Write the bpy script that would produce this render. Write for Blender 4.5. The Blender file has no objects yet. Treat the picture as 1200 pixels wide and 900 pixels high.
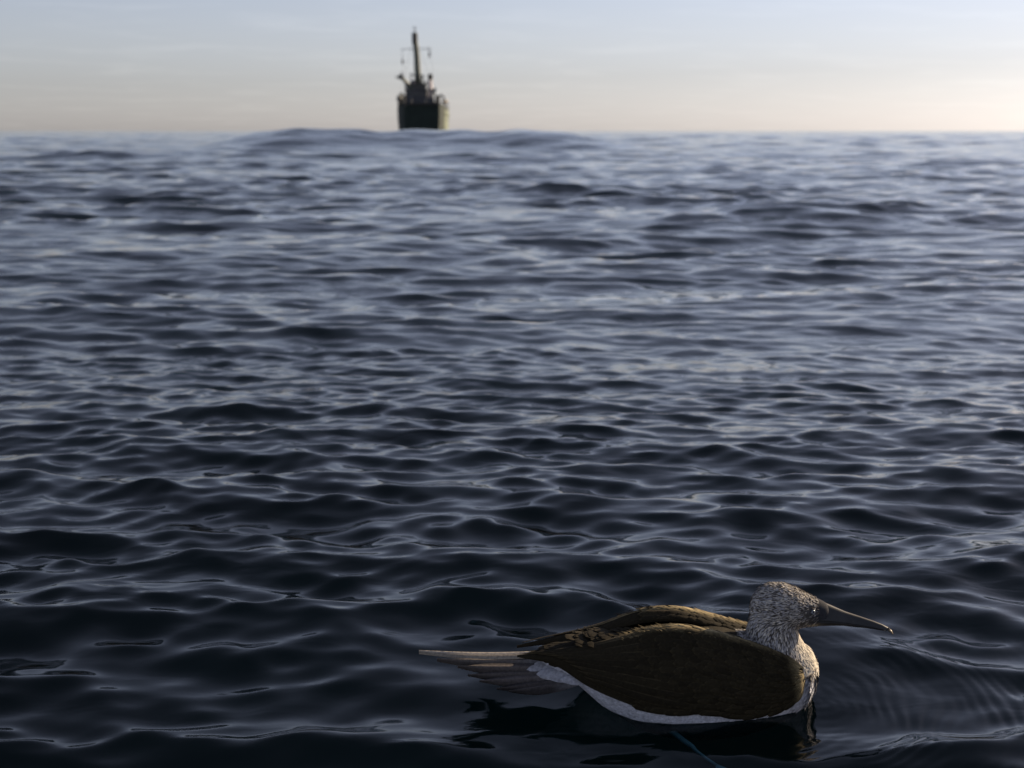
import bpy, bmesh, math, random
import numpy as np
from mathutils import Vector
from mathutils.bvhtree import BVHTree

rad = math.radians
scene = bpy.context.scene
COL = scene.collection
random.seed(7)

# ------------------------------------------------------------------ camera, sky, sun, exposure
CAM_H, PITCH, LENS = 0.90, rad(10.1), 50.0
cam_data = bpy.data.cameras.new("camera")
cam_data.lens, cam_data.sensor_width = LENS, 36.0
cam_data.clip_start, cam_data.clip_end = 0.05, 60000
cam_data.dof.use_dof = True
cam_data.dof.focus_distance = 2.25
cam_data.dof.aperture_fstop = 6.4
cam = bpy.data.objects.new("camera", cam_data)
COL.objects.link(cam)
cam.location = (0, 0, CAM_H)
cam.rotation_euler = (math.pi / 2 - PITCH, 0, 0)
scene.camera = cam

SUN_EL, SUN_AZ = rad(21), rad(56)          # azimuth from +Y towards +X
world = bpy.data.worlds.new("World")
scene.world = world
world.use_nodes = True
wn, wl = world.node_tree.nodes, world.node_tree.links
wn.clear()
w_out = wn.new("ShaderNodeOutputWorld")
w_bg = wn.new("ShaderNodeBackground")
sky = wn.new("ShaderNodeTexSky")
sky.sky_type = 'NISHITA'
sky.sun_disc = False
sky.sun_elevation, sky.sun_rotation = SUN_EL, SUN_AZ
sky.altitude, sky.air_density, sky.dust_density, sky.ozone_density = 0, 0.9, 0.55, 3.0
w_bg.inputs["Strength"].default_value = 0.068
hs = wn.new("ShaderNodeHueSaturation")
hsat = wn.new("ShaderNodeMapRange"); hsat.interpolation_type = 'SMOOTHSTEP'   # sea haze greys the sky close to the horizon
hsat.inputs[1].default_value = 0.0; hsat.inputs[2].default_value = 0.12; hsat.inputs[3].default_value = 0.40; hsat.inputs[4].default_value = 0.60
wl.new(hsat.outputs[0], hs.inputs["Saturation"])
wb = wn.new("ShaderNodeMix"); wb.data_type = 'RGBA'; wb.blend_type = 'MULTIPLY'; wb.inputs[0].default_value = 1
wb.inputs[7].default_value = (1.035, 0.925, 1.075, 1)
wl.new(sky.outputs[0], wb.inputs[6]); wl.new(wb.outputs[2], hs.inputs["Color"])
# thin high cloud, laid on a plane far overhead
tc = wn.new("ShaderNodeTexCoord")
sep = wn.new("ShaderNodeSeparateXYZ"); wl.new(tc.outputs["Generated"], sep.inputs[0]); wl.new(sep.outputs[2], hsat.inputs[0])
zz = wn.new("ShaderNodeMath"); zz.operation = 'ADD'; zz.inputs[1].default_value = 0.04
wl.new(sep.outputs[2], zz.inputs[0])
def wdiv(i):
    d = wn.new("ShaderNodeMath"); d.operation = 'DIVIDE'
    wl.new(sep.outputs[i], d.inputs[0]); wl.new(zz.outputs[0], d.inputs[1]); return d
cx, cy = wdiv(0), wdiv(1)
cmb = wn.new("ShaderNodeCombineXYZ"); wl.new(cx.outputs[0], cmb.inputs[0]); wl.new(cy.outputs[0], cmb.inputs[1])
cn = wn.new("ShaderNodeTexNoise"); cn.inputs["Scale"].default_value = 1.1
cn.inputs["Detail"].default_value = 7; cn.inputs["Roughness"].default_value = 0.6; cn.inputs["Distortion"].default_value = 0.4
wl.new(cmb.outputs[0], cn.inputs["Vector"])
cr = wn.new("ShaderNodeValToRGB")
cr.color_ramp.elements[0].position = 0.50; cr.color_ramp.elements[0].color = (0, 0, 0, 1)
cr.color_ramp.elements[1].position = 0.78; cr.color_ramp.elements[1].color = (1, 1, 1, 1)
wl.new(cn.outputs["Fac"], cr.inputs[0])
cm = wn.new("ShaderNodeMix"); cm.data_type = 'RGBA'; cm.blend_type = 'ADD'
cm.inputs[7].default_value = (0.55, 0.52, 0.48, 1)
cf_ = wn.new("ShaderNodeMapRange"); cf_.inputs[1].default_value = 0.18; cf_.inputs[2].default_value = 0.4; cf_.inputs[3].default_value = 1; cf_.inputs[4].default_value = 0.12
wl.new(sep.outputs[2], cf_.inputs[0])
cx_ = wn.new("ShaderNodeMath"); cx_.operation = 'MULTIPLY'; wl.new(cr.outputs[0], cx_.inputs[0]); wl.new(cf_.outputs[0], cx_.inputs[1])
wl.new(cx_.outputs[0], cm.inputs[0]); wl.new(hs.outputs[0], cm.inputs[6])
wl.new(cm.outputs[2], w_bg.inputs["Color"])
wl.new(w_bg.outputs[0], w_out.inputs[0])

sun_data = bpy.data.lights.new("sun", 'SUN')
sun_data.energy, sun_data.angle, sun_data.color = 5.0, rad(0.6), (1.0, 0.80, 0.56)
sun = bpy.data.objects.new("sun", sun_data)
COL.objects.link(sun)
sdir = Vector((math.sin(SUN_AZ) * math.cos(SUN_EL), math.cos(SUN_AZ) * math.cos(SUN_EL), math.sin(SUN_EL)))
sun.rotation_euler = sdir.to_track_quat('Z', 'Y').to_euler()
sun.location = (20, 20, 20)

scene.view_settings.view_transform = 'Standard'
scene.view_settings.look = 'None'
scene.view_settings.exposure = 0.66
scene.view_settings.gamma = 1
scene.render.engine = 'CYCLES'
scene.cycles.max_bounces = 8
scene.cycles.transparent_max_bounces = 12
scene.cycles.sample_clamp_indirect = 4
scene.cycles.use_denoising = True

# ------------------------------------------------------------------ helpers
def mat(name, color=(0.5, 0.5, 0.5), rough=0.6, spec=0.5, metallic=0.0, noise=None):
    m = bpy.data.materials.new(name); m.use_nodes = True
    n, l = m.node_tree.nodes, m.node_tree.links
    b = n["Principled BSDF"]
    b.inputs["Base Color"].default_value = (*color, 1)
    b.inputs["Roughness"].default_value = rough
    b.inputs["Specular IOR Level"].default_value = spec
    b.inputs["Metallic"].default_value = metallic
    if noise:
        sc, amt = noise
        t = n.new("ShaderNodeTexCoord"); x = n.new("ShaderNodeTexNoise")
        x.inputs["Scale"].default_value = sc; x.inputs["Detail"].default_value = 5
        l.new(t.outputs["Object"], x.inputs["Vector"])
        mr = n.new("ShaderNodeMapRange"); mr.inputs[1].default_value = 0.3; mr.inputs[2].default_value = 0.7
        mr.inputs[3].default_value = 1 - amt; mr.inputs[4].default_value = 1 + amt
        l.new(x.outputs["Fac"], mr.inputs[0])
        mx = n.new("ShaderNodeVectorMath"); mx.operation = 'SCALE'
        mx.inputs[0].default_value = color
        l.new(mr.outputs[0], mx.inputs["Scale"]); l.new(mx.outputs[0], b.inputs["Base Color"])
    return m

def attr_mat(name, rough=0.8, sheen=0.0, fine=None):
    """material coloured by the 'plumage' colour attribute"""
    m = mat(name, rough=rough, spec=0.12)
    n, l = m.node_tree.nodes, m.node_tree.links
    b = n["Principled BSDF"]
    a = n.new("ShaderNodeAttribute"); a.attribute_name = "plumage"
    t = n.new("ShaderNodeTexCoord"); x = n.new("ShaderNodeTexNoise")
    x.inputs["Scale"].default_value = 240; x.inputs["Detail"].default_value = 3
    l.new(t.outputs["Object"], x.inputs["Vector"])
    mr = n.new("ShaderNodeMapRange"); mr.inputs[1].default_value = 0.3; mr.inputs[2].default_value = 0.7
    mr.inputs[3].default_value = 0.75; mr.inputs[4].default_value = 1.2
    l.new(x.outputs["Fac"], mr.inputs[0])
    mx = n.new("ShaderNodeVectorMath"); mx.operation = 'SCALE'
    l.new(a.outputs["Color"], mx.inputs[0]); l.new(mr.outputs[0], mx.inputs["Scale"])
    l.new(mx.outputs[0], b.inputs["Base Color"])
    bp = n.new("ShaderNodeBump"); bp.inputs["Strength"].default_value = 0.35; bp.inputs["Distance"].default_value = 0.001
    l.new(x.outputs["Fac"], bp.inputs["Height"]); l.new(bp.outputs[0], b.inputs["Normal"])
    b.inputs["Sheen Weight"].default_value = sheen
    return m

def link_mesh(name, verts, faces, material, parent=None, smooth=True, colors=None):
    me = bpy.data.meshes.new(name)
    me.from_pydata([tuple(v) for v in verts], [], faces)
    me.validate(); me.update()
    if smooth:
        me.polygons.foreach_set("use_smooth", [True] * len(me.polygons))
    if colors is not None:
        ca = me.color_attributes.new("plumage", 'FLOAT_COLOR', 'POINT')
        ca.data.foreach_set("color", np.array(colors, dtype=np.float32).ravel())
    me.materials.append(material)
    o = bpy.data.objects.new(name, me)
    COL.objects.link(o)
    if parent: o.parent = parent
    return o

def tag(o, label=None, cat=None, group=None, kind=None):
    if label: o["label"] = label
    if cat: o["category"] = cat
    if group: o["group"] = group
    if kind: o["kind"] = kind
    return o

class MB:
    """collects boxes, tubes and lofts into one mesh"""
    def __init__(s): s.v, s.f = [], []
    def add(s, v, f):
        k = len(s.v); s.v += [Vector(p) for p in v]; s.f += [tuple(i + k for i in q) for q in f]; return s
    def box(s, x0, x1, y0, y1, z0, z1, bev=0.0):
        bm = bmesh.new()
        vs = [bm.verts.new(p) for p in ((x0,y0,z0),(x1,y0,z0),(x1,y1,z0),(x0,y1,z0),(x0,y0,z1),(x1,y0,z1),(x1,y1,z1),(x0,y1,z1))]
        for q in ((0,3,2,1),(4,5,6,7),(0,1,5,4),(1,2,6,5),(2,3,7,6),(3,0,4,7)): bm.faces.new([vs[i] for i in q])
        if bev: bmesh.ops.bevel(bm, geom=bm.edges[:], offset=bev, segments=2, affect='EDGES')
        bm.verts.index_update()
        s.add([v.co.copy() for v in bm.verts], [[v.index for v in f.verts] for f in bm.faces]); bm.free(); return s
    def tube(s, pts, radii, n=10):
        pts = [Vector(p) for p in pts]
        if not hasattr(radii, '__len__'): radii = [radii] * len(pts)
        rings = []
        for i, p in enumerate(pts):
            d = (pts[min(i + 1, len(pts) - 1)] - pts[max(i - 1, 0)]).normalized()
            a = d.cross(Vector((0, 0, 1)) if abs(d.z) < 0.9 else Vector((1, 0, 0))).normalized(); b = d.cross(a)
            rings.append([p + (a * math.cos(t) + b * math.sin(t)) * radii[i] for t in [2 * math.pi * k / n for k in range(n)]])
        return s.loft(rings)
    def loft(s, rings, cap=True):
        n = len(rings[0]); v = [p for r in rings for p in r]; f = []
        for i in range(len(rings) - 1):
            for k in range(n):
                f.append((i*n+k, i*n+(k+1)%n, (i+1)*n+(k+1)%n, (i+1)*n+k))
        if cap:
            f.append(tuple(range(n))[::-1]); f.append(tuple((len(rings)-1)*n + k for k in range(n)))
        return s.add(v, f)
    def build(s, name, material, parent=None, smooth=False, colors=None):
        return link_mesh(name, s.v, s.f, material, parent, smooth, colors)

def interp(xs, pts, x):
    """smooth (Catmull-Rom like) interpolation of rows in pts at parameter x"""
    xs = np.asarray(xs, float); pts = np.asarray(pts, float)
    i = int(np.clip(np.searchsorted(xs, x) - 1, 0, len(xs) - 2))
    h = xs[i+1] - xs[i]; t = (x - xs[i]) / h
    def slope(k):
        if k == 0: return (pts[1] - pts[0]) / (xs[1] - xs[0])
        if k == len(xs) - 1: return (pts[-1] - pts[-2]) / (xs[-1] - xs[-2])
        return (pts[k+1] - pts[k-1]) / (xs[k+1] - xs[k-1])
    m0, m1 = slope(i) * h, slope(i+1) * h
    return (2*t**3-3*t**2+1)*pts[i] + (t**3-2*t**2+t)*m0 + (-2*t**3+3*t**2)*pts[i+1] + (t**3-t**2)*m1

YC = 2.165                                   # the bird's long axis lies along X at this Y
cP, sP = math.cos(PITCH), math.sin(PITCH)
def sk(u, v, y):
    """a point of the bird's side sketch, turned into metres on the upright plane at y"""
    dx, dy = (u - 600) / 1667, (450 - v) / 1667
    t = y / (cP + dy * sP)
    return Vector((dx * t, y, CAM_H + t * (-sP + dy * cP)))

# ------------------------------------------------------------------ sea
rng = np.random.default_rng(11)
BIRD_C = np.array([0.29, YC])

def ring_radii():
    r, out = 0.45, []
    while r < 30000:
        out.append(r)
        if r < 1.4: k = 0.006
        elif r < 3.2: k = 0.0019
        elif r < 6: k = 0.0032
        elif r < 1200: k = 0.0055
        else: k = 0.03
        r *= 1 + k
    out.append(30000.0)
    return np.array(out)

R = ring_radii()
A_dense = np.concatenate([np.arange(-80, -27, 0.17), np.linspace(-27, 27, 1000), np.arange(27.17, 80.1, 0.17)]) * math.pi / 180
A_out = np.arange(rad(80.1), 2 * math.pi - rad(80), rad(1.4))[1:-1]
A = np.concatenate([A_dense, A_out])
nA, nR = len(A), len(R)
rr, aa = np.meshgrid(R, A, indexing='ij')
X = (rr * np.sin(aa)).astype(np.float64); Y = (rr * np.cos(aa)).astype(np.float64)
spacing_r = np.gradient(R)
col_da = np.concatenate([np.gradient(A_dense), np.full(len(A_out), rad(1.4))])
spc = np.maximum(spacing_r[:, None], R[:, None] * col_da[None, :])

DX = np.zeros_like(X); DY = np.zeros_like(X); DZ = np.zeros_like(X)
def smooth01(x): x = np.clip(x, 0, 1); return x * x * (3 - 2 * x)

# slope budget per octave of wavelength
waves = []
N = 165
lams = np.exp(np.linspace(math.log(0.05), math.log(34), N) + rng.uniform(-0.015, 0.015, N))
for lam in lams:
    if lam < 0.08:   s = 0.026
    elif lam < 0.13: s = 0.044
    elif lam < 0.28: s = 0.042
    elif lam < 0.60: s = 0.025
    elif lam < 1.2:  s = 0.020
    elif lam < 4:    s = 0.0135
    elif lam < 10:   s = 0.0075
    else:            s = 0.0052
    spread = rad(29) if lam < 1.5 else rad(28)
    th = rng.normal(0, 1) * spread + (rad(-12) if rng.random() < 0.5 else rad(16))
    waves.append((lam, s, th, rng.uniform(0, 2 * math.pi)))
for lam, s, th, ph in waves:
    k = 2 * math.pi / lam
    a = s / k
    kx, ky = math.sin(th) * k, -math.cos(th) * k
    # rows where this wave can be carried by the mesh
    lim = lam / 2.6
    rows = np.where(spacing_r < lim)[0]
    i1 = rows.max() + 1 if len(rows) else 0
    if lam > 30000: i1 = nR
    if i1 < 3: continue
    sl = slice(0, i1)
    w = smooth01((lam / np.maximum(spc[sl], 1e-6) - 2.3) / 1.8)
    if lam > 3: w = w * smooth01((rr[sl] - 3) / (lam * 1.5))    # the swell is low close to the boat
    if 0.7 < lam <= 4: w = w * (0.22 + 0.98 * smooth01((rr[sl] - 3.5) / 9))
    if lam <= 0.7: w = w * (1.05 + 0.35 * smooth01((rr[sl] - 8) / 20))
    if 0.25 < lam < 1.4: w = w * (1 + 0.75 * smooth01((rr[sl] - 7) / 16))
    if 1.4 <= lam < 12: w = w * (1 + 0.8 * smooth01((rr[sl] - 70) / 80))
    phs = kx * X[sl] + ky * Y[sl] + ph
    sn, cs = np.sin(phs), np.cos(phs)
    DZ[sl] += a * w * cs
    q = 0.72
    DX[sl] -= q * a * w * sn * math.sin(th)
    DY[sl] += q * a * w * sn * math.cos(th)
# gusts make patches calmer and rougher
patch = 0.85 + 0.3 * np.sin(X * 0.9 + 1.3 * np.sin(Y * 0.55) + 0.7) * np.sin(Y * 0.7 + 0.8 * np.sin(X * 0.8))
calm = 1 - 0.35 * np.exp(-(((X - 0.1) / 0.8) ** 2 + ((Y - 1.8) / 0.45) ** 2))   # sheltered water by the boat
DZ *= patch * calm; DX *= patch * calm; DY *= patch * calm
# the swell crest standing in front of the ship
az = np.arctan2(X, Y)
DZ += (0.93 + 0.03 * np.sin(X * 1.15) + 0.04 * np.sin(X * 2.3 + 1)) * np.exp(-((rr - 74 + 1.5 * np.sin(X * 0.3)) / 6.0) ** 2) * smooth01((rad(9.5) - np.abs(az + rad(4.0))) / rad(4.5)) * (Y > 0)
# fine rings pushed out by the swimming bird
for (bx, by, lam, amp, reach, fx) in ((0.46, YC, 0.021, 0.00052, 0.30, 1), (0.30, YC + 0.03, 0.027, 0.00035, 0.30, 1), (0.12, YC, 0.033, 0.0003, 0.28, 1)):
    d = np.hypot(X - bx, Y - by)
    sel = d < reach * 3
    dd = d[sel]
    ang = np.arctan2(Y[sel] - by, X[sel] - bx)
    sect = np.exp(-((np.angle(np.exp(1j * (ang + 0.35)))) / 0.9) ** 2) + 0.35 * np.exp(-((np.angle(np.exp(1j * (ang - 1.9)))) / 0.7) ** 2)
    mod = sect * np.clip(0.45 + 0.6 * np.sin(ang * 5 + 13 * dd + bx * 9) * np.sin(23 * dd - 2 * ang), 0, 1)
    dd = dd + 0.006 * np.sin(ang * 4 + 17 * dd) + 0.006 * np.sin(X[sel] * 41 + 2) * np.sin(Y[sel] * 33)
    DZ[sel] += 4 * amp * mod * np.exp(-(dd / reach) ** 2) * np.cos(2 * math.pi * dd / lam + 1.5 * np.sin(ang * 2)) * smooth01(dd / 0.05)
# water sits level where it meets the body
dB = np.hypot((X - 0.24) / 0.40, (Y - YC) / 0.17)
hold = smooth01((dB - 0.6) / 1.2)
long_swell = 0.085 * np.sin(2 * math.pi * (Y - YC) / 6.0 + 0.10 * X) * np.exp(-(np.maximum(rr - 2.2, 0) / 3.0) ** 2)
DZ *= 0.22 + 0.78 * hold; DX *= 0.3 + 0.7 * hold; DY *= 0.3 + 0.7 * hold

DZ += long_swell
co = np.stack([X + DX, Y + DY, DZ], -1).reshape(-1, 3)
centre_z = float(DZ[0].mean())
co = np.concatenate([co, [[0, 0, centre_z]]]).astype(np.float32)
ii, jj = np.meshgrid(np.arange(nR - 1), np.arange(nA), indexing='ij')
j2 = (jj + 1) % nA
quads = np.stack([ii * nA + jj, (ii + 1) * nA + jj, (ii + 1) * nA + j2, ii * nA + j2], -1).reshape(-1, 4)[:, ::-1]
me = bpy.data.meshes.new("sea")
tri = np.stack([np.full(nA, nR * nA), np.arange(nA), (np.arange(nA) + 1) % nA], -1)[:, ::-1]
nq, nt = len(quads), len(tri)
me.vertices.add(len(co)); me.vertices.foreach_set("co", co.ravel())
me.loops.add(nq * 4 + nt * 3)
me.loops.foreach_set("vertex_index", np.concatenate([quads.ravel(), tri.ravel()]).astype(np.int32))
me.polygons.add(nq + nt)
me.polygons.foreach_set("loop_start", np.concatenate([np.arange(nq) * 4, nq * 4 + np.arange(nt) * 3]).astype(np.int32))
me.polygons.foreach_set("use_smooth", np.ones(nq + nt, dtype=bool))
me.update(calc_edges=True)
if me.polygons[0].normal.z < 0: me.flip_normals()

wm = bpy.data.materials.new("sea_water"); wm.use_nodes = True
n, l = wm.node_tree.nodes, wm.node_tree.links
n.clear()
out = n.new("ShaderNodeOutputMaterial")
geo = n.new("ShaderNodeNewGeometry")
mp = n.new("ShaderNodeMapping"); mp.inputs["Scale"].default_value = (0.55, 1.0, 1.0); mp.inputs["Rotation"].default_value = (0, 0, rad(6))
l.new(geo.outputs["Position"], mp.inputs["Vector"])
def noise(scale, detail, dist=0.0):
    x = n.new("ShaderNodeTexNoise"); x.inputs["Scale"].default_value = scale
    x.inputs["Detail"].default_value = detail; x.inputs["Distortion"].default_value = dist
    x.inputs["Roughness"].default_value = 0.5
    l.new(mp.outputs[0], x.inputs["Vector"]); return x
n1, n2, n3 = noise(3.0, 2, 0.3), noise(16, 2, 0.6), noise(1.0, 1)
b1 = n.new("ShaderNodeBump"); b1.inputs["Distance"].default_value = 0.022; b1.inputs["Strength"].default_value = 1.0
l.new(n1.outputs["Fac"], b1.inputs["Height"])
n0 = noise(0.9, 2, 0.4)
b0 = n.new("ShaderNodeBump"); b0.inputs["Distance"].default_value = 0.045; b0.inputs["Strength"].default_value = 1.0
n00 = noise(0.28, 3, 0.4)
b00 = n.new("ShaderNodeBump"); b00.inputs["Distance"].default_value = 0.26; b00.inputs["Strength"].default_value = 1.0
l.new(n00.outputs["Fac"], b00.inputs["Height"]); l.new(b00.outputs[0], b0.inputs["Normal"])
l.new(n0.outputs["Fac"], b0.inputs["Height"]); l.new(b0.outputs[0], b1.inputs["Normal"])
# ripple patches
gm = n.new("ShaderNodeMapRange"); gm.inputs[1].default_value = 0.45; gm.inputs[2].default_value = 0.65
gm.inputs[3].default_value = 0.25; gm.inputs[4].default_value = 1.0
l.new(n3.outputs["Fac"], gm.inputs[0])
mm = n.new("ShaderNodeMath"); mm.operation = 'MULTIPLY'
l.new(n2.outputs["Fac"], mm.inputs[0]); l.new(gm.outputs[0], mm.inputs[1])
b2 = n.new("ShaderNodeBump"); b2.inputs["Distance"].default_value = 0.0048; b2.inputs["Strength"].default_value = 1.0
l.new(mm.outputs[0], b2.inputs["Height"]); l.new(b1.outputs[0], b2.inputs["Normal"])
fr = n.new("ShaderNodeFresnel"); fr.inputs["IOR"].default_value = 1.334
l.new(b2.outputs[0], fr.inputs["Normal"])
gl = n.new("ShaderNodeBsdfGlossy"); gl.inputs["Roughness"].default_value = 0.075; gl.inputs["Color"].default_value = (1, 1, 1, 1)
l.new(b2.outputs[0], gl.inputs["Normal"])
tr = n.new("ShaderNodeBsdfTransparent"); tr.inputs["Color"].default_value = (0.42, 0.60, 0.62, 1)
mx = n.new("ShaderNodeMixShader")
l.new(fr.outputs[0], mx.inputs[0]); l.new(tr.outputs[0], mx.inputs[1]); l.new(gl.outputs[0], mx.inputs[2])
l.new(mx.outputs[0], out.inputs["Surface"])
me.materials.append(wm)
sea = bpy.data.objects.new("sea", me); COL.objects.link(sea); tag(sea, kind="structure")

dm = mat("deep_water", (0.018, 0.050, 0.042), 1.0, 0.0, noise=(0.2, 0.25))
S = 29000
deep = link_mesh("deep_water", [(-S, -S, -5), (S, -S, -5), (S, S, -5), (-S, S, -5)], [(0, 1, 2, 3)], dm, smooth=False)
tag(deep, kind="structure")

# ------------------------------------------------------------------ ship (stern view, about 320 m off)
M_green = mat("hull_paint_green", (0.010, 0.020, 0.016), 0.85, noise=(0.6, 0.3))
M_sunlit = mat("sunlit_pale_green", (0.13, 0.155, 0.105), 0.8, noise=(0.8, 0.25))  # pale tone stands for sun on the starboard side
M_white = mat("ship_white_paint", (0.12, 0.11, 0.13), 0.5, noise=(0.5, 0.15))
M_grey = mat("ship_grey_paint", (0.055, 0.058, 0.065), 0.5, noise=(0.7, 0.2))
M_dark = mat("ship_dark_steel", (0.025, 0.027, 0.026), 0.5, noise=(1.0, 0.3))
M_mast = mat("mast_paint", (0.10, 0.115, 0.085), 0.5, noise=(1.0, 0.25))
M_pink = mat("funnel_pale_paint", (0.78, 0.68, 0.66), 0.5, noise=(0.8, 0.08))
M_orange = mat("lifeboat_paint", (0.10, 0.07, 0.03), 0.5, noise=(0.8, 0.2))
M_glass = mat("ship_window_glass", (0.02, 0.025, 0.03), 0.08, noise=(2, 0.1))

ship = bpy.data.objects.new("ship", None); COL.objects.link(ship)
PX = 0.189
SHIP_X = (493 - 600) / 1667 / 1.0164 * 320
ship.location = (SHIP_X, 318, 0)
ship.rotation_euler = (0, 0, rad(2.6)); ship.scale = (1.05, 1.05, 1.05)
tag(ship, "dark green ship seen from astern on the horizon, with a tall mast and crow's nest", "ship")
def ux(u): return (u - 493) * PX
def vz(v): return 2.03 + (147 - v) * 0.190

# hull: rings from transom to bow
prof = [(0, 3.7, 6.1), (4, 4.8, 6.1), (10, 5.35, 6.0), (18, 5.7, 5.7), (28, 5.7, 5.9), (36, 5.0, 6.6), (43, 3.2, 7.6), (48, 0.35, 8.4)]
hull = MB(); rings = []
for y, w, d in prof:
    rings.append([(ux(495) + sx * w * kw, y + (0 if y < 40 else (z + 1) * 0.25), z) for sx, kw, z in
                  ((-1, 1.0, d), (-1, 0.99, d * 0.55), (-1, 0.95, 0.6), (-1, 0.7, -1.6), (1, 0.7, -1.6), (1, 0.95, 0.6), (1, 0.99, d * 0.55), (1, 1.0, d))])
hull.loft(rings)
hull_o = hull.build("hull", M_green, ship)
rail = MB()
for y, w, d in prof[:-1]:
    for sx in (-1, 1):
        rail.tube([(ux(495) + sx * w * 0.98, y, d), (ux(495) + sx * w * 0.98, y, d + 1.1)], 0.04, 5)
for sx in (-1, 1):
    for hh in (0.55, 1.1):
        rail.tube([(ux(495) + sx * w * 0.98, y, d + hh) for y, w, d in prof], 0.035, 5)
for hh in (0.55, 1.1):
    rail.tube([(ux(495) - 3.2, 0.05, 6.1 + hh), (ux(495) + 3.2, 0.05, 6.1 + hh)], 0.035, 5)
rail.build("railing", M_grey, ship)
rub = MB()
for sx in (1,):
    pts = [(ux(495) + sx * (w + 0.06), y, 4.2) for y, w, d in prof[1:6]]
    for a_, b_ in zip(pts[:-1], pts[1:]):
        rub.tube([a_, b_], 0.14, 6)
rub.build("rubbing_strake", M_sunlit, ship)
# starboard side shell plating, coloured pale to look sunlit
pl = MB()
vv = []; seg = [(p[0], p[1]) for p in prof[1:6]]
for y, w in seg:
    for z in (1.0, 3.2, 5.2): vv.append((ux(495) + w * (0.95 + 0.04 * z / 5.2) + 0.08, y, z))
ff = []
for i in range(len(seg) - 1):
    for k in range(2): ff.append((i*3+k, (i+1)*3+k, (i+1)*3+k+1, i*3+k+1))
pl.add(vv, ff); side = pl.build("sunlit_side_plating", M_sunlit, ship)
# stern block: dark hangar under a flat deck
st = MB(); st.box(ux(480.5), ux(513), 0.4, 9, 5.9, vz(124.5), 0.08); st.build("hangar", M_dark, ship)
fd = MB(); fd.box(ux(479), ux(514.5), -0.6, 10, vz(124.5) + 0.003, vz(123), 0.05); fd.build("flight_deck", M_dark, ship)
dr = MB(); dr.box(ux(489), ux(505), 0.3, 0.398, 6.15, vz(127.5), 0.0)
for k in range(5):
    dr.box(ux(489.2), ux(504.8), 0.24, 0.299, 6.4 - 0.05 + k * 0.0, 6.42, 0.0) if k == 0 else None
dr.build("door", M_grey, ship)
# house tiers
h1 = MB(); h1.box(ux(473), ux(508), 12, 30, 5.6, vz(116), 0.1); h1o = h1.build("deckhouse", M_grey, ship)
h2 = MB(); h2.box(ux(475), ux(500), 14, 28, vz(116) + 0.003, vz(107), 0.1); h2.box(ux(473.5), ux(501.5), 13.6, 28.4, vz(107) + 0.003, vz(106.2)); h2o = h2.build("superstructure", M_grey, ship)
h3 = MB(); h3.box(ux(479), ux(499), 16, 25, vz(106.2) + 0.003, vz(100), 0.1); h3.box(ux(478), ux(500), 15.6, 25.6, vz(100) + 0.003, vz(99.2)); h3o = h3.build("wheelhouse", M_grey, ship)
h4 = MB(); h4.box(ux(480.5), ux(486), 17, 22, vz(99.2) + 0.003, vz(95.5), 0.1); h4.build("upper_cabin", M_white, ship)
for k in range(6):
    x0 = ux(480) + k * (ux(498.5) - ux(480)) / 6
    w_ = MB(); w_.box(x0 + 0.1, x0 + 0.5, 15.93, 15.997, vz(104.5), vz(101)); w_.build("window", M_glass, h3o)
for k in range(5):
    x0 = ux(476.5) + k * (ux(499) - ux(476.5)) / 5
    w_ = MB(); w_.box(x0 + 0.2, x0 + 0.65, 13.93, 13.997, vz(113.5), vz(110.5)); w_.build("window", M_glass, h2o)
# mast, slightly raked to port towards its head
ms = MB()
ms.tube([(ux(489.5), 20, vz(99.2)), (ux(489), 20, vz(90)), (ux(488.0), 20, vz(66)), (ux(486.4), 20, vz(50)), (ux(485.9), 20, vz(42))], [0.85, 0.76, 0.68, 0.6, 0.55], 14)
for k in range(16):
    z = vz(97) + k * 0.6; ms.box(ux(488.6) - 0.22, ux(488.6) + 0.22, 19.3, 19.36, z, z + 0.06)
mo = ms.build("mast", M_mast, ship, smooth=True)
cnb = MB(); cnb.tube([(ux(486.2), 20, vz(54.5)), (ux(486.1), 20, vz(52.5)), (ux(486), 20, vz(44)), (ux(485.9), 20, vz(41.5)), (ux(485.9), 20, vz(40.6))], [0.5, 0.66, 0.68, 0.68, 0.2], 14)
cnb.build("crows_nest", M_dark, mo)
tp = MB(); tp.tube([(ux(485.9), 20, vz(41)), (ux(486), 20, vz(34))], [0.13, 0.07], 8); tp.box(ux(485.9) - 0.55, ux(485.9) + 0.55, 19.95, 20.05, vz(37.2), vz(36.8)); tp.tube([(ux(484.5), 20, vz(37)), (ux(484.5), 20, vz(33))], 0.04, 6); tp.tube([(ux(487.4), 20, vz(37)), (ux(487.4), 20, vz(34))], 0.04, 6)
tp.build("topmast", M_grey, mo)
yd = MB(); yd.tube([(ux(470), 20, vz(60)), (ux(487.5), 20, vz(59.2)), (ux(505), 20, vz(59.5))], 0.075, 8)
yd.build("yardarm", M_grey, mo)
an = MB(); an.tube([(ux(471.5), 20, vz(66)), (ux(471.5), 20, vz(79))], 0.05, 6); an.tube([(ux(471.5), 20, vz(72)), (ux(471.5), 20, vz(76))], 0.25, 8)
an.tube([(ux(471.5), 20, vz(60)), (ux(471.5), 20, vz(66))], 0.02, 5)
an.build("antenna", M_grey, mo); an = MB()
an.tube([(ux(502), 20, vz(71)), (ux(502), 20, vz(57))], 0.07, 6); an.tube([(ux(503), 20, vz(68)), (ux(503), 20, vz(63))], 0.2, 8); an.tube([(ux(502), 20, vz(66)), (ux(503), 20, vz(66))], 0.04, 5)
an.build("antenna", M_grey, mo)
rg = MB()
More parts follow.
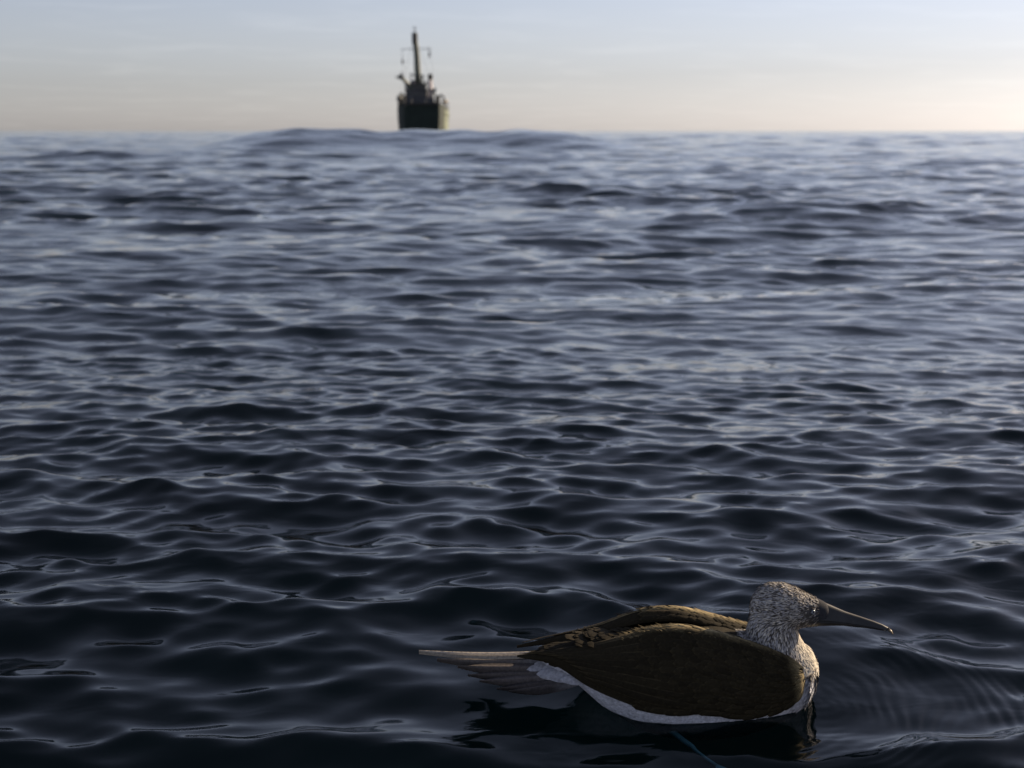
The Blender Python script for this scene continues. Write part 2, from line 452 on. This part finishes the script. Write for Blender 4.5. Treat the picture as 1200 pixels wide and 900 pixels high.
for (a_, b_) in (((485.8, 44), (467, 112)), ((486, 44), (511, 112)), ((470, 60), (474, 108)), ((505, 59.5), (507, 112))):
    rg.tube([(ux(a_[0]), 20, vz(a_[1])), (ux(b_[0]), 20.5, vz(b_[1]))], 0.018, 5)
rg.build("rigging", M_dark, mo)
# funnel with dark cap
fu = MB(); fu.tube([(ux(503.3), 21, vz(116)), (ux(503.3), 21, vz(110)), (ux(503.3), 21, vz(96)), (ux(503.3), 21, vz(95))], [0.75, 0.55, 0.45, 0.42], 16)
fo = fu.build("funnel", M_pink, ship, smooth=True)
fc = MB(); fc.tube([(ux(503.4), 21, vz(95)), (ux(503.5), 21, vz(92)), (ux(503.6), 21, vz(88.5)), (ux(503.6), 21, vz(87.6))], [0.36, 0.6, 0.55, 0.3], 14)
fc.build("funnel_cap", M_dark, fo)
# crane on the port side
cr_ = MB(); cr_.tube([(ux(481), 16, vz(108)), (ux(480), 16, vz(103.5)), (ux(474.5), 15, vz(96.5)), (ux(471), 14.6, vz(93.5))], [0.6, 0.5, 0.38, 0.35], 10)
co_ = cr_.build("crane", M_mast, ship)
ch = MB(); ch.box(ux(466.8), ux(472.8), 14, 15.2, vz(95), vz(90), 0.15); ch.box(ux(464), ux(467), 14.4, 14.8, vz(93.5), vz(92)); ch.tube([(ux(471), 14.6, vz(90)), (ux(471), 14.6, vz(87.5))], 0.2, 8)
ch.build("crane_head", M_dark, co_)
# vents, lockers and a radar on the house tops
for (u, v, w, h, y) in ((476.2, 107, .5, 1.0, 15), (498.5, 106.2, .35, 1.5, 15.5), (495, 99.2, .3, 1.3, 17), (481, 99.2, .22, 2.0, 18.5), (509, 113.5, .4, 1.2, 12.5), (506, 116, .5, 1.4, 13.5), (483, 123, .45, 1.1, 3), (499, 123, .3, .9, 2.2)):
    vb = MB(); vb.tube([(ux(u), y, vz(v) + .002), (ux(u), y, vz(v) + h * .7), (ux(u) + .05, y - .12, vz(v) + h), (ux(u) + .05, y - .45, vz(v) + h * 1.05)], [w * .5, w * .5, w * .75, w * .85], 10)
    vb.build("ventilator", M_grey, ship)
rb = MB(); rb.tube([(ux(489), 19, vz(92)), (ux(489), 18.6, vz(90.5))], [.2, .2], 8); rb.box(ux(489) - 1.3, ux(489) + 1.3, 18.45, 18.65, vz(90.5), vz(89)); rb.build("radar_scanner", M_grey, mo)
# boats slung in davits either side
def ship_boat(u0, u1, v0, v1, y0, y1, name, m):
    b = MB(); rings = []
    cxm, hw = (ux(u0) + ux(u1)) / 2, (ux(u1) - ux(u0)) / 2
    z0, z1 = vz(v1), vz(v0)
    for t in (0, 0.12, 0.3, 0.7, 0.88, 1):
        k = {0: 0.25, 0.12: 0.7, 0.3: 1, 0.7: 1, 0.88: 0.7, 1: 0.2}[t]
        rings.append([(cxm + sx * hw * k * kw, y0 + (y1 - y0) * t, z0 + (z1 - z0) * kz) for sx, kw, kz in
                      ((-1, .25, 0 + .15*(1-k)), (-1, .9, .35), (-1, 1, .6), (-1, .6, .95), (1, .6, .95), (1, 1, .6), (1, .9, .35), (1, .25, 0 + .15*(1-k)))])
    b.loft(rings); o = b.build(name, m, ship, smooth=False)
    return o
ship_boat(465.2, 472.2, 113, 122.5, 9, 16, "lifeboat", M_dark)
ship_boat(517, 524.5, 118.5, 123.5, 8, 13.5, "lifeboat", M_orange)
for (u, ua, va, vb) in ((474, 468.5, 111, 124), (512, 520, 113, 124)):
    for y in (9.5, 14.5):
        d_ = MB(); d_.tube([(ux(u), y, vz(vb) - 0.3), (ux(u), y, vz(va + 3)), (ux((u + ua) / 2), y, vz(va)), (ux(ua), y, vz(va + 3)), (ux(ua), y, vz(va + 6))], [0.3, 0.26, 0.22, 0.16, 0.05], 8)
        d_.build("davit", M_dark, ship)
wk = MB(); wk.box(ux(509.5), ux(514.8), 11, 18, 5.9, vz(113.5), 0.1); wk.build("winch_house", M_dark, ship)
pk = MB(); pk.box(ux(465.5), ux(470.5), 16.5, 22, 5.9, vz(112.5), 0.1); pk.build("boat_deck_locker", M_dark, ship)

# ------------------------------------------------------------------ the bird
bird = bpy.data.objects.new("seabird", None); COL.objects.link(bird)
tag(bird, "brown winged seabird with streaked pale head and long grey bill, floating on the water", "bird")
bird.location = (0.28, YC, 0)
def local(p): return Vector((p[0] - 0.28, p[1] - YC, p[2]))

def ellipse_ring(c, ax, ay, n=28, power=2.2, axis_x=None, axis_y=None):
    out = []
    for k in range(n):
        t = 2 * math.pi * k / n
        ct, st_ = math.cos(t), math.sin(t)
        x = math.copysign(abs(ct) ** (2 / power), ct) * ax; y = math.copysign(abs(st_) ** (2 / power), st_) * ay
        out.append(Vector(c) + axis_x * x + axis_y * y)
    return out
EY, EZ, EX = Vector((0, 1, 0)), Vector((0, 0, 1)), Vector((1, 0, 0))
body = MB()
tor = [(.052, .076, .010, .022), (.075, .072, .019, .038), (.105, .064, .031, .054), (.15, .048, .056, .076), (.20, .034, .074, .096),
       (.25, .027, .084, .100), (.31, .026, .087, .095), (.37, .027, .083, .083), (.42, .032, .073, .066), (.455, .037, .060, .053), (.474, .042, .044, .042), (.486, .046, .020, .020)]
body.loft([ellipse_ring((x, YC, z), hy, hz, 28, 2.1, EY, EZ) for x, z, hz, hy in tor])
nk = [((.400, .035), .060, .056, 0), ((.418, .065), .056, .048, -8), ((.423, .085), .050, .042, -6), ((.4165, .105), .0415, .036, 2), ((.413, .125), .037, .033, 8), ((.414, .15), .034, .031, 15)]
body.loft([ellipse_ring((p[0], YC, p[1]), hx, hy, 24, 2.0, Vector((math.cos(rad(a)), 0, math.sin(rad(a)))), EY) for p, hx, hy, a in nk])
hd = [(.382, .152, .008, .008), (.387, .154, .021, .018), (.396, .156, .0305, .026), (.410, .1575, .0355, .0305), (.428, .1572, .0352, .0315), (.445, .1535, .0315, .0285), (.460, .149, .0262, .0235), (.473, .1465, .0228, .0185), (.484, .1440, .0195, .0150), (.490, .143, .015, .011)]
body.loft([ellipse_ring((x, YC, z), hy, hz, 24, 2.0, EY, EZ) for x, z, hz, hy in [(.385 + (q[0] - .385) * 1.13, *q[1:]) for q in hd]])
tmp = body.build("tmp", M_dark)
md = tmp.modifiers.new("r", 'REMESH'); md.mode = 'VOXEL'; md.voxel_size = 0.0028; md.use_smooth_shade = True
sm = tmp.modifiers.new("s", 'SMOOTH'); sm.factor = 0.6; sm.iterations = 14
dg = bpy.context.evaluated_depsgraph_get()
ev = tmp.evaluated_get(dg); bme = ev.to_mesh()
bv = [v.co.copy() for v in bme.vertices]; bf = [tuple(p.vertices) for p in bme.polygons]
bnorm = [v.normal.copy() for v in bme.vertices]
ev.to_mesh_clear()
bpy.data.objects.remove(tmp)
tree = BVHTree.FromPolygons(bv, bf)

BROWN = (0.021, 0.0165, 0.009)
WHITE, CREAM = (0.46, 0.46, 0.50), (0.66, 0.60, 0.50)
STREAK = (0.085, 0.075, 0.068)
def lerp3(a, b, t): return tuple(a[i] + (b[i] - a[i]) * t for i in range(3))
def body_color(p):
    x, z = p.x, p.z
    n_ = 0.5 + 0.5 * math.sin(x * 160 + z * 90) * math.sin(z * 210 + p.y * 130)
    if x > 0.365 and z > 0.072 or (x > 0.44 and z > 0.05):           # neck and head
        face = max(0.0, min(1.0, (x - 0.460) / 0.018)) * (1 if z > 0.115 else 0)
        c = lerp3((0.13, 0.12, 0.115), (0.035, 0.036, 0.042), face)
        return c
    if z > (0.088 if x > .16 else 0.072) + 0.006 * n_ and 0.0 < x: return BROWN
    if x > 0.43: return lerp3(WHITE, STREAK, 0.25 * n_)
    return WHITE
cols = [(*body_color(p), 1) for p in bv]
# small overlapping feathers over head, neck, breast, flank and rump, in the same skin
fv, ff_, fcol = [], [], []
def add_tuft(p, nrm, d, ln, wd, col, lift):
    d = (d - nrm * d.dot(nrm))
    if d.length < 1e-4: return
    d.normalize(); s_ = nrm.cross(d).normalized()
    k = len(fv)
    prof_ = ((0, .35, 0.0), (.35, 1, .45), (.75, .8, .8), (1, .08, 1.0))
    for t, w, h in prof_:
        c = p + d * ln * t + nrm * (lift * h + 0.0003)
        fv.extend([c - s_ * wd * w, c + s_ * wd * w])
        cc = lerp3(col, tuple(min(1, q * 1.15) for q in col), t)
        fcol.extend([(*cc, 1)] * 2)
    for q in range(3): ff_.append((k+2*q, k+2*q+1, k+2*q+3, k+2*q+2))
B0 = Vector((0.504, YC, 0.150))
areas = []
acc = 0
for f in bf:
    a_ = (bv[f[1]] - bv[f[0]]).cross(bv[f[2]] - bv[f[0]]).length; c = bv[f[0]]
    wgt = a_ if (c.z > 0.0) else 0
    if c.x > 0.36 and c.z > 0.05: wgt *= 3.4
    acc += wgt; areas.append(acc)
import bisect
for _ in range(33000):
    f = bf[bisect.bisect_left(areas, random.random() * acc)]
    i0 = f[0]; u_, v_ = random.random(), random.random()
    p = bv[f[0]] + (bv[f[1]] - bv[f[0]]) * u_ + (bv[f[-1]] - bv[f[0]]) * v_
    nr = bnorm[i0]
    if p.z < 0.004: continue
    head = p.x > 0.365 and p.z > 0.055
    if head:
        if p.x > 0.486: continue
        if p.x > 0.464 and p.z > 0.118 and p.z < 0.158: 
            if random.random() < 0.6: continue
        w = max(0, min(1, (0.145 - p.z) / 0.03))
        d = (p - B0).normalized() * (1 - w) + Vector((-0.12 + (0.2 if p.x > .44 else 0), 0, -1)) * w
        d += Vector((random.gauss(0, .13), random.gauss(0, .13), random.gauss(0, .13)))
        front = max(0, min(1, (p.x - 0.435) / 0.02)) * (1 if p.z < 0.118 else 0)
        r_ = random.random()
        small = 1 - 0.45 * max(0, min(1, (p.x - 0.425) / 0.04)) * (p.z > 0.12)
        lightp = 0.50 + 0.42 * front
        if p.x > 0.458 and 0.12 < p.z < 0.162: lightp = 0.14
        if r_ < lightp: col = lerp3((0.32, 0.32, 0.35), CREAM, max(front, random.random() ** 1.5))
        elif r_ < lightp + 0.18: col = (0.26, 0.24, 0.22)
        else: col = STREAK
        add_tuft(p, nr, d, random.uniform(.007, .0115) * small, random.uniform(.0006, .0011) * small, col, random.uniform(.0008, .0026))
    else:
        c0 = body_color(p)
        d = Vector((-1, 0, -0.15 + random.gauss(0, .1)))
        k = random.uniform(.82, 1.1)
        add_tuft(p, nr, d, random.uniform(.012, .02), random.uniform(.003, .005), tuple(min(1, q * k) for q in c0), random.uniform(.0004, .0014))
M_plum = attr_mat("plumage", 0.85, 0.0)
allv = bv + fv; off = len(bv)
bo = link_mesh("body", [local(p) for p in allv], bf + [tuple(i + off for i in f) for f in ff_], M_plum, bird, True, cols + fcol)

# bill
M_bill = mat("bill_horn", (0.026, 0.026, 0.027), 0.48, 0.35, noise=(60, 0.25))
top = [(.470, .1685), (.490, .1650), (.508, .1570), (.530, .147), (.555, .1385), (.575, .1315), (.590, .1255), (.600, .120), (.6055, .1145), (.6075, .1105)]
mid = [(.470, .139), (.490, .1365), (.508, .1340), (.530, .1310), (.555, .1265), (.575, .1222), (.590, .1185), (.600, .1150), (.6055, .1105), (.6072, .1090)]
bot = [(.470, .1225), (.490, .1235), (.508, .1240), (.530, .1235), (.555, .1205), (.575, .1178), (.590, .1152), (.596, .1140)]
wid = [.0190, .0168, .0135, .0103, .0082, .0066, .0052, .0040, .0024, .0008]
ub, lb = MB(), MB(); r1, r2 = [], []
for i in range(10):
    x = top[i][0]; zt, zm = top[i][1], mid[i][1]; w = wid[i]
    r1.append([local((x, YC + math.sin(a) * w * (1 - 0.15 * abs(math.cos(a))), zm + (zt - zm) * (1 - abs(math.sin(a)) ** 1.9))) for a in np.linspace(-math.pi / 2, math.pi / 2, 13)] + [local((x, YC, zm))])
for i in range(8):
    x = bot[i][0]; zb, zm = bot[i][1], mid[i][1] - 0.0006; w = wid[i] * 0.93
    r2.append([local((x, YC + math.sin(a) * w, zm - (zm - zb) * max(0, math.cos(a)))) for a in np.linspace(-math.pi / 2, math.pi / 2, 13)] + [local((x, YC, zm))])
ub.loft(r1); lb.loft(r2)
billo = ub.build("bill", M_bill, bird, True)
lower = lb.build("lower_mandible", M_bill, billo, True)
tipm = mat("bill_tip_horn", (0.35, 0.27, 0.17), 0.4)
tb = MB(); rt = []
for i in (7, 8, 9):
    x = top[i][0] + 0.0004; zt, zm = top[i][1] + .0004, mid[i][1] - .0003; w = wid[i] + .0004; c_ = (zt + zm) / 2
    rt.append([local((x, YC + math.sin(a) * w, c_ + math.cos(a) * (zt - c_))) for a in np.linspace(0, 2 * math.pi, 12, endpoint=False)])
tb.loft(rt); tb.build("bill_tip", tipm, billo, True)

# eyes
M_iris = mat("pale_iris", (0.22, 0.24, 0.28), 0.25, 0.6)
M_pupil = mat("black_pupil", (0.01, 0.01, 0.01), 0.08, 0.6)
M_lid = mat("dark_eye_skin", (0.02, 0.02, 0.025), 0.5)
def disc_dome(c, nrm, r, h, n=16):
    m = MB(); a = nrm.cross(EZ).normalized(); b = nrm.cross(a)
    rings = []
    for q, hh in ((1, -0.6), (1, 0.0), (.85, .45), (.55, .8), (.12, 1)):
        rings.append([local(c + (a * math.cos(t) + b * math.sin(t)) * r * q + nrm * h * hh) for t in [2 * math.pi * k / n for k in range(n)]])
    return m.loft(rings)
for side_ in (-1, 1):
    hit = tree.ray_cast(Vector((0.4745, YC + side_ * 0.2, 0.1530)), Vector((0, -side_, 0)))
    c, nr = (hit[0], hit[1].normalized()) if hit[0] else (Vector((0.4745, YC + side_ * .02, .1530)), Vector((0, side_, 0)))
    if nr.y * side_ < 0: nr = -nr
    lid = disc_dome(c - nr * 0.0006, nr, 0.0068, 0.0018).build("eye", M_lid, bird, True)
    ir = disc_dome(c + nr * 0.0004, nr, 0.0040, 0.0022).build("iris", M_iris, lid, True)
    pu = disc_dome(c + nr * 0.0014, nr, 0.0022, 0.0018).build("pupil", M_pupil, lid, True)

# wings: folded, lying over the flanks
near_top = [(941, 783, -.060), (928, 775, -.060), (905, 765, -.056), (870, 753, -.050), (835, 743, -.045), (800, 737, -.041), (765, 739, -.040), (735, 746, -.039), (700, 755, -.037), (655, 762, -.033), (606, 768, -.022)]
near_bot = [(944, 800, -.050), (938, 818, -.058), (914, 834, -.070), (872, 841, -.086), (830, 836, -.099), (790, 836, -.102), (755, 831, -.098), (720, 819, -.090), (688, 804, -.070), (650, 780, -.045), (606, 770, -.026)]
S_ = [0, .04, .10, .2, .3, .4, .5, .6, .7, .84, 1.0]
def make_wing(side_, hump):
    T = [sk(u, v, YC + dy) for u, v, dy in near_top]; Bm = [sk(u, v, YC + dy) for u, v, dy in near_bot]
    T = [Vector((p.x, (p.y - YC) * (-side_), p.z + hump(s))) for p, s in zip(T, S_)]
    Bm = [Vector((p.x, (p.y - YC) * (-side_), p.z)) for p in Bm]
    def W(s, t, lift=0.0):
        a = Vector(interp(S_, T, s)); b = Vector(interp(S_, Bm, s))
        taper = math.sin(math.pi * min(1, max(0, s)) ** 0.8) ** (0.4 + 0.55 * float(smooth01((s - .3) / .35))) if 0 < s < 1 else 0
        if t < 0:                                     # rolls over the top towards the spine
            q = -t / 0.3
            p = a + Vector((0, -side_ * 0.034 * q * (0.04 + 0.96 * taper), (0.002 * math.sin(q * 2.2) - 0.010 * q * q) * (0.3 + taper)))
            nn = Vector((0, side_ * (0.35 - q * .6), 1)).normalized()
        else:
            p = a.lerp(b, t)
            bl = 4 * t * (1 - t) * 0.018 * taper
            p = p + Vector((0, side_ * bl, 0.10 * bl))
            th = rad(70) * (1 - 2 * t * 0.75)
            nn = Vector((0, side_ * math.cos(th), math.sin(th))).normalized()
        return p + nn * lift
    verts, cl, faces = [], [], []
    ns, nt_ = 70, 26
    for layer in (0, 1):
        for i in range(ns):
            s = i / (ns - 1)
            for j in range(nt_):
                t = -0.3 + 1.3 * j / (nt_ - 1)
                edge = 1.0
                p = W(s, t, 0.0 if layer == 0 else -0.0035 * (1 - s * 0.6))
                verts.append(p)
                cl.append((*BROWN, 1))
    def id_(l_, i, j): return l_ * ns * nt_ + i * nt_ + j
    for i in range(ns - 1):
        for j in range(nt_ - 1):
            faces.append((id_(0, i, j), id_(0, i, j+1), id_(0, i+1, j+1), id_(0, i+1, j)))
            faces.append((id_(1, i, j), id_(1, i+1, j), id_(1, i+1, j+1), id_(1, i, j+1)))
    for i in range(ns - 1):
        for j in (0, nt_ - 1):
            faces.append((id_(0, i, j), id_(0, i+1, j), id_(1, i+1, j), id_(1, i, j)))
    # overlapping feathers in rows, small at the shoulder, long towards the tip
    def feather(s0, t0, ls, wt, dirt, base, tone, rim):
        k = len(verts); m_ = 7
        for q in range(m_):
            a = q / (m_ - 1)
            hw = wt * (1 if a < .6 else math.sqrt(max(0, 1 - ((a - .6) / .4) ** 2)) * 0.97 + .03) * (0.55 + 0.45 * min(1, a * 3))
            for e in (-1, -.72, 0, .72, 1):
                s = min(.999, s0 + ls * a); t = max(-.3, min(1.02, t0 + dirt * a + hw * e))
                lf = base + 0.0012 + 0.0022 * a - 0.0012 * e * e
                verts.append(W(s, t, lf))
                pale = 1 if abs(e) == 1 or a == 1 else 0
                sunlit_k = 1 + 16.0 * max(0, 1 - abs(t + .07) / .11) * max(0, 1 - abs(s - .36) / .36) + 15 * max(0, 1 - s / .06)  # sunlight painted in: brighter brown on the top roll and shoulder
                c = tuple(x * tone * sunlit_k * (rim if pale else 1) for x in BROWN)
                cl.append((*c, 1))
        for q in range(m_ - 1):
            for e in range(4):
                faces.append((k+q*5+e, k+q*5+e+1, k+(q+1)*5+e+1, k+(q+1)*5+e))
    rows = []
    s = 0.98
    # primaries / tertials first (lowest), coverts over them
    for q in range(9):
        t0 = -0.05 + q * 0.115
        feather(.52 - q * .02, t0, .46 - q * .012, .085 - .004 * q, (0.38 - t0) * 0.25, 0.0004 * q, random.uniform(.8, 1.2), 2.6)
    s = 0.46
    while s > 0.0:
        size = 0.035 + 0.10 * s
        nn_ = int(12 + 10 * (1 - s))
        for q in range(nn_):
            t0 = -0.27 + 1.24 * (q + random.uniform(-.2, .2)) / (nn_ - 1)
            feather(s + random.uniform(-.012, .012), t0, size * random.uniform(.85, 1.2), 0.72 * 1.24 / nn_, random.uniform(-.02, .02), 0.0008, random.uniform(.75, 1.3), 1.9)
        s -= size * 0.42
    # loose downy fringe along the top, coloured paler to look sunlit
    for q in range(260):
        s0 = random.uniform(.06, .62); t0 = random.uniform(-.12, .06)
        p = W(s0, t0, 0.002); k = len(verts); ln = random.uniform(.006, .013)
        d = Vector((-1, random.uniform(-.4, .4), random.uniform(-.1, .45))).normalized()
        side_v = d.cross(Vector((0, side_ * .5, 1))).normalized() * random.uniform(.001, .0022)
        verts.extend([p - side_v, p + side_v, p + d * ln])
        tn = random.uniform(2.5, 8); cl.extend([(*(x * tn for x in BROWN), 1)] * 3)
        faces.append((k, k+1, k+2))
    off_ = Vector((-0.28, 0, 0))
    return link_mesh("wing", [v + off_ for v in verts], faces, M_plum, bird, True, cl)
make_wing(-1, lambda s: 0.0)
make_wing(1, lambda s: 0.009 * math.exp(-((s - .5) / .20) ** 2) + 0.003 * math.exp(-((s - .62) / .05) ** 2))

# scapulars between the wings
sc_v, sc_f, sc_c = [], [], []
for q in range(150):
    x = random.uniform(.13, .36); y = random.gauss(0, .022)
    hit = tree.ray_cast(Vector((x, YC + y, .3)), Vector((0, 0, -1)))
    if not hit[0]: continue
    p, nr = hit[0], Vector((0, y * 8, 1)).normalized(); k = len(sc_v)
    d = Vector((-1, y * 2, -.03)); d -= nr * d.dot(nr); d.normalize(); s_ = nr.cross(d)
    ln, wd = random.uniform(.03, .05), random.uniform(.007, .011); tone = random.uniform(.7, 1.4)
    for a, w, h in ((0, .5, .001), (.4, 1, .005), (.75, .9, .007), (.95, .5, .008), (1, .1, .008)):
        for e in (-1, 0, 1):
            sc_v.append(local(p + d * ln * a + s_ * wd * w * e + nr * (h + 0.001 - 0.001 * abs(e))))
            sc_c.append((*(c * tone * (1.6 if e or a == 1 else 1) for c in BROWN), 1))
    for a in range(4):
        for e in range(2): sc_f.append((k+3*a+e, k+3*a+e+1, k+3*(a+1)+e+1, k+3*(a+1)+e))
link_mesh("back_feathers", sc_v, sc_f, M_plum, bird, True, sc_c)

# tail: long pointed feathers, stacked from the middle outwards
tail_feathers = [  # root (x, y, z), tip (u, v, dy), half width, tone
    ((.112, -.040, .050), (596, 810, -.055), .0125, (0.05, 0.045, 0.045)),
    ((.110, -.037, .053), (582, 807, -.055), .0125, (0.045, 0.04, 0.04)),
    ((.100, .034, .066), (560, 771, .055), .0125, (0.07, 0.062, 0.055)),
    ((.105, -.034, .057), (562, 798, -.050), .0135, (0.08, 0.07, 0.068)),
    ((.095, .026, .069), (538, 769, .044), .0150, (0.10, 0.08, 0.07)),
    ((.100, -.030, .061), (548, 791, -.043), .0140, (0.06, 0.053, 0.05)),
    ((.095, -.024, .065), (536, 781, -.034), .0150, (0.07, 0.06, 0.055)),
    ((.090, .016, .073), (515, 766, .026), .0150, (0.12, 0.09, 0.08)),
    ((.085, -.012, .071), (512, 773, -.020), .0160, (0.075, 0.065, 0.058)),
    ((.080, .002, .079), (491, 764, .002), .0150, (0.30, 0.26, 0.21)),  # topmost feather, tone raised to suggest sun along the upper edge
]
tv, tf, tcol = [], [], []
for root, tip, hw, tone in tail_feathers:
    a = local((root[0], YC + root[1], root[2])); b = local(sk(tip[0], tip[1], YC + tip[2]))
    L = (b - a).length; d = (b - a) / L; roll = max(-.9, min(.9, tip[2] * 17)); s_ = (d.cross(EZ).normalized() * math.cos(roll) + EZ * math.sin(roll) * (1 if d.cross(EZ).y > 0 else -1) * -1).normalized(); up = s_.cross(d)
    if up.z < 0: up = -up
    k = len(tv); m_ = 14
    for q in range(m_):
        t = q / (m_ - 1)
        w = hw * (0.6 + .4 * min(1, t * 3)) * (1 if t < .55 else max(0.03, 1 - ((t - .55) / .45) ** 1.6))
        for e in (-1, -.5, -.08, 0, .08, .5, 1):
            rise = 0.0022 * (1 - abs(e)) + (0.0009 if abs(e) < .05 else 0) - 0.0035 * e * e
            tv.append(a + d * L * t + s_ * w * e + up * (rise - 0.004 * math.sin(math.pi * t)))
            pale = 2.2 if abs(e) < .1 else (1.5 if abs(e) == 1 else 1.0)
            base = max(0, 1 - t * 2.4) * (1 if tip[2] < -.015 else 0)
            c = tuple(min(.5, x * pale * .7) * (1 - base) + w_ * base * .6 for x, w_ in zip(tone, WHITE))
            tcol.append((*c, 1))
    for q in range(m_ - 1):
        for e in range(6): tf.append((k+q*7+e, k+q*7+e+1, k+(q+1)*7+e+1, k+(q+1)*7+e))
tail = link_mesh("tail", tv, tf, M_plum, bird, True, tcol)
so = tail.modifiers.new("thick", 'SOLIDIFY'); so.thickness = 0.0009
# white coverts lapping over the root of the tail
cv, cf, cc = [], [], []
for q in range(46):
    sidey = random.uniform(-1, .9); x0 = random.uniform(.07, .13)
    y0 = sidey * (.028 + (x0 - .07) * .45); z0 = .073 - abs(sidey) * .022 - (x0 - .07) * .10 * abs(sidey)
    p = Vector((x0, YC + y0, z0 + .004)); d = Vector((-1, sidey * .12, .10)).normalized()
    nr = Vector((0, sidey * .8 - .15, 1 - abs(sidey) * .5)).normalized(); d = (d - nr * d.dot(nr)).normalized(); s_ = nr.cross(d)
    ln, wd = random.uniform(.035, .06), random.uniform(.007, .011); k = len(cv); tone = random.uniform(.8, 1.05)
    ccol = WHITE if sidey < -.35 else tuple(2.2 * c for c in BROWN); tone *= .85
    for a, w, h in ((0, .5, 0), (.3, 1, .003), (.65, .95, .004), (.88, .6, .004), (1, .1, .003)):
        for e in (-1, 0, 1):
            cv.append(local(p + d * ln * a + s_ * wd * w * e + nr * (h + .0015 * (1 - abs(e)))))
            cc.append((*(c * tone for c in ccol), 1))
    for a in range(4):
        for e in range(2): cf.append((k+3*a+e, k+3*a+e+1, k+3*(a+1)+e+1, k+3*(a+1)+e))
link_mesh("tail_coverts", cv, cf, M_plum, bird, True, cc)

# the near leg trailing in the water
M_leg = mat("blue_leg_skin", (0.55, 0.72, 0.80), 0.5, noise=(80, 0.15))
def skz(u, v, z):
    dx, dy = (u - 600) / 1667, (450 - v) / 1667
    rz = -sP + dy * cP; t = (z - CAM_H) / rz
    return Vector((dx * t, (cP + dy * sP) * t, z))
lg = MB()
lp = [skz(774, 846, -.008), skz(786, 856, -.020), skz(800, 867, -.026), skz(811, 875, -.030), skz(816, 880, -.033), skz(828, 889, -.038), skz(841, 898, -.044)]
lg.tube([local(p) for p in lp], [.0055, .0052, .0042, .0042, .0026, .0022, .0026], 10)
leg = lg.build("leg", M_leg, bird, True)
ft = MB(); c0 = lp[-1]
tips = [c0 + Vector((dx_, dy_, -.012)) for dx_, dy_ in ((.012, -.075), (.040, -.066), (.062, -.046), (-.006, -.022))]
for tpt in tips:
    ft.tube([local(c0), local((c0 + tpt) / 2 + Vector((0, 0, .002))), local(tpt)], [.0028, .0026, .0012], 8)
web = [local(c0)] + [local(t_) for t_ in tips[:3]]
web += [w_ + Vector((0, 0, -.0012)) for w_ in web]
ft.add(web, [(0, 1, 2), (0, 2, 3), (4, 6, 5), (4, 7, 6), (1, 5, 6, 2), (2, 6, 7, 3), (0, 4, 5, 1), (3, 7, 4, 0)])
ft.build("foot", M_leg, leg, False)
